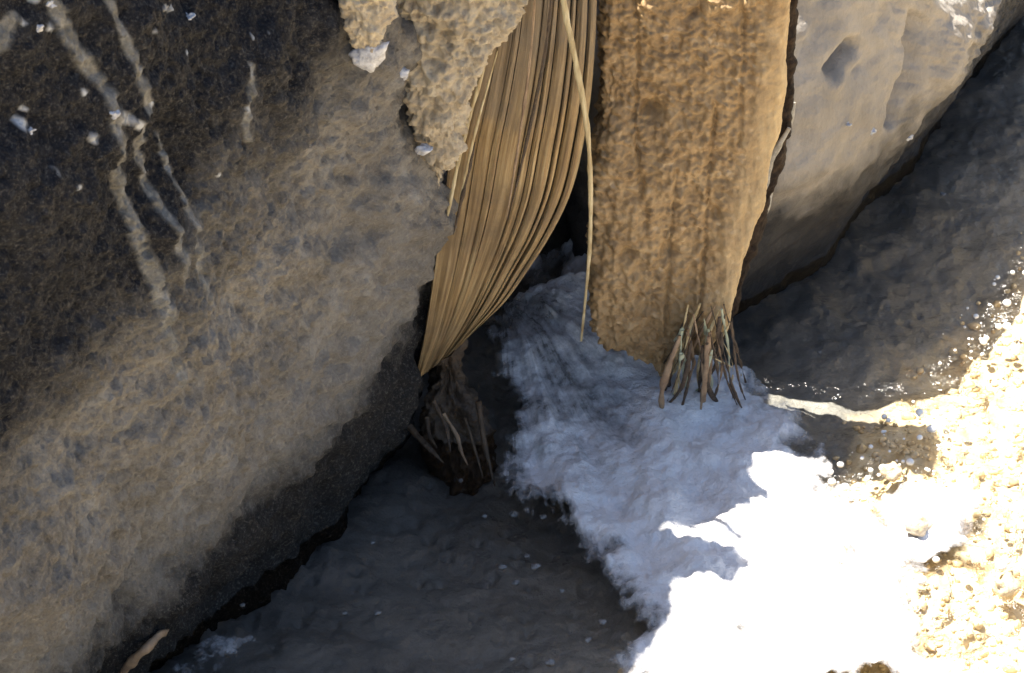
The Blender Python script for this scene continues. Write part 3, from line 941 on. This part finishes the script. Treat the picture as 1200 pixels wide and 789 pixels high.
# ------------------------------------------------------------------ foam flecks in the shade
PB = [(602, 602, 11), (588, 660, 9), (604, 678, 9), (627, 660, 10), (636, 604, 8), (568, 603, 7), (706, 727, 8), (644, 773, 11), (600, 770, 6), (442, 716, 8), (404, 716, 7), (436, 633, 5), (618, 648, 7), (252, 647, 6), (284, 706, 6), (658, 688, 6), (690, 748, 9), (540, 560, 6), (1105, 225, 7), (960, 410, 5)]
for k, (x, y, s) in enumerate(PB):
    c = at_z(x, y, 0.004)
    c[2] = water_h(c[None])[0]
    Vb, Fb = blob(c, (s * 0.0005, s * 0.00045, s * 0.0003), 600 + k, 0.35, (16, 10))
    tag(mesh_obj('foam_fleck', Vb, Fb, PEB), 'tiny pale foam fleck floating on the dark shaded water', 'foam fleck', 'foam flecks on the shaded water')

# ------------------------------------------------------------------ wet gravel beyond the shade
def ico():
    t = (1 + 5 ** 0.5) / 2
    v = [(-1, t, 0), (1, t, 0), (-1, -t, 0), (1, -t, 0), (0, -1, t), (0, 1, t), (0, -1, -t), (0, 1, -t), (t, 0, -1), (t, 0, 1), (-t, 0, -1), (-t, 0, 1)]
    f = [(0, 11, 5), (0, 5, 1), (0, 1, 7), (0, 7, 10), (0, 10, 11), (1, 5, 9), (5, 11, 4), (11, 10, 2), (10, 7, 6), (7, 1, 8), (3, 9, 4), (3, 4, 2), (3, 2, 6), (3, 6, 8), (3, 8, 9), (4, 9, 5), (2, 4, 11), (6, 2, 10), (8, 6, 7), (9, 8, 1)]
    v = [np.array(q) / np.linalg.norm(q) for q in v]
    mid, nf = {}, []
    def md(a, b):
        k = (min(a, b), max(a, b))
        if k not in mid:
            q = v[a] + v[b]; v.append(q / np.linalg.norm(q)); mid[k] = len(v) - 1
        return mid[k]
    for a, b, c in f:
        x, y, z = md(a, b), md(b, c), md(c, a)
        nf += [(a, x, z), (b, y, x), (c, z, y), (x, y, z)]
    return np.array(v), np.array(nf)


IV, IF = ico()
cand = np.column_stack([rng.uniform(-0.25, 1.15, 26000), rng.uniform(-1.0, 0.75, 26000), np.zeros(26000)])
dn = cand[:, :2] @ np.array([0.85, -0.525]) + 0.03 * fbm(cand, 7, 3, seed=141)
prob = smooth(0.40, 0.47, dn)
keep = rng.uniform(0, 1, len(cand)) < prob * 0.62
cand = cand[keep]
gz = ground_h(cand)
size = np.clip(rng.lognormal(math.log(0.0026), 0.5, len(cand)), 0.0012, 0.009)
VV, FF = [], []
for k in range(len(cand)):
    s = size[k] * rng.uniform(0.7, 1.2, 3) * np.array([1, 1, 0.75])
    a = rng.uniform(0, 6.28)
    q = IV * (1 + 0.16 * rng.standard_normal((len(IV), 1)))
    q = q * s
    q = np.stack([q[:, 0] * math.cos(a) - q[:, 1] * math.sin(a), q[:, 0] * math.sin(a) + q[:, 1] * math.cos(a), q[:, 2]], 1)
    VV.append(q + np.array([cand[k, 0], cand[k, 1], gz[k] + s[2] * 0.35]))
    FF.append(IF + k * len(IV))
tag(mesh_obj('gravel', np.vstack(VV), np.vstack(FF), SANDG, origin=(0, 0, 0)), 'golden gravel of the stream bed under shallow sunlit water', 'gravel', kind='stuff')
print('gravel', len(cand))

LS = [(1075, 632, 17), (1180, 690, 18), (735, 770, 12), (1045, 565, 13)]
for k, (x, y, s) in enumerate(LS):
    c = at_z(x, y, 0.008)
    c[2] = ground_h(c[None])[0] + s * 0.0003 + 0.02
    Vb, Fb = blob(c, (s * 0.0009, s * 0.0008, s * 0.00065), 700 + k, 0.35, (20, 14))
    tag(mesh_obj('wet_stone', Vb, Fb, STONE), ('small wet brown stone among the gravel right of the white water', 'wet brown stone near the right edge in the sunlit shallows', 'small wet brown stone at the bottom left end of the sunlit foam', 'small wet stone where the shade of the slab meets the foam')[k], 'stone', 'wet stones in the sunlit water')

# ------------------------------------------------------------------ white beads added in place of sun glints on the water
pts = np.column_stack([rng.uniform(0.05, 1.0, 9000), rng.uniform(-0.85, 0.55, 9000), np.zeros(9000)])
e = pts[:, :2] @ EDGE
k1 = fbm(pts, 11, 3, seed=181)
keep = (e > 0.425) & (rng.uniform(0, 1, 9000) < 0.42 * smooth(-0.1, 0.5, k1) + 0.03)
pts = pts[keep]
wz = water_h(pts)
VV, FF = [], []
for k in range(len(pts)):
    r = float(np.clip(rng.lognormal(math.log(0.0025), 0.5), 0.001, 0.007))
    VV.append(IV * np.array([r, r, r * 0.8]) + np.array([pts[k, 0], pts[k, 1], wz[k] + 0.3 * r]))
    FF.append(IF + k * len(IV))
m = Mat('glint_white')
GLINT = m.done((0.72, 0.71, 0.68), 0.12, None, 0.6)
tag(mesh_obj('glint_beads', np.vstack(VV), np.vstack(FF), GLINT, origin=(0, 0, 0)), 'white beads added as sun glints on the golden water', 'glint_beads', kind='stuff')
print('glint_beads', len(pts))
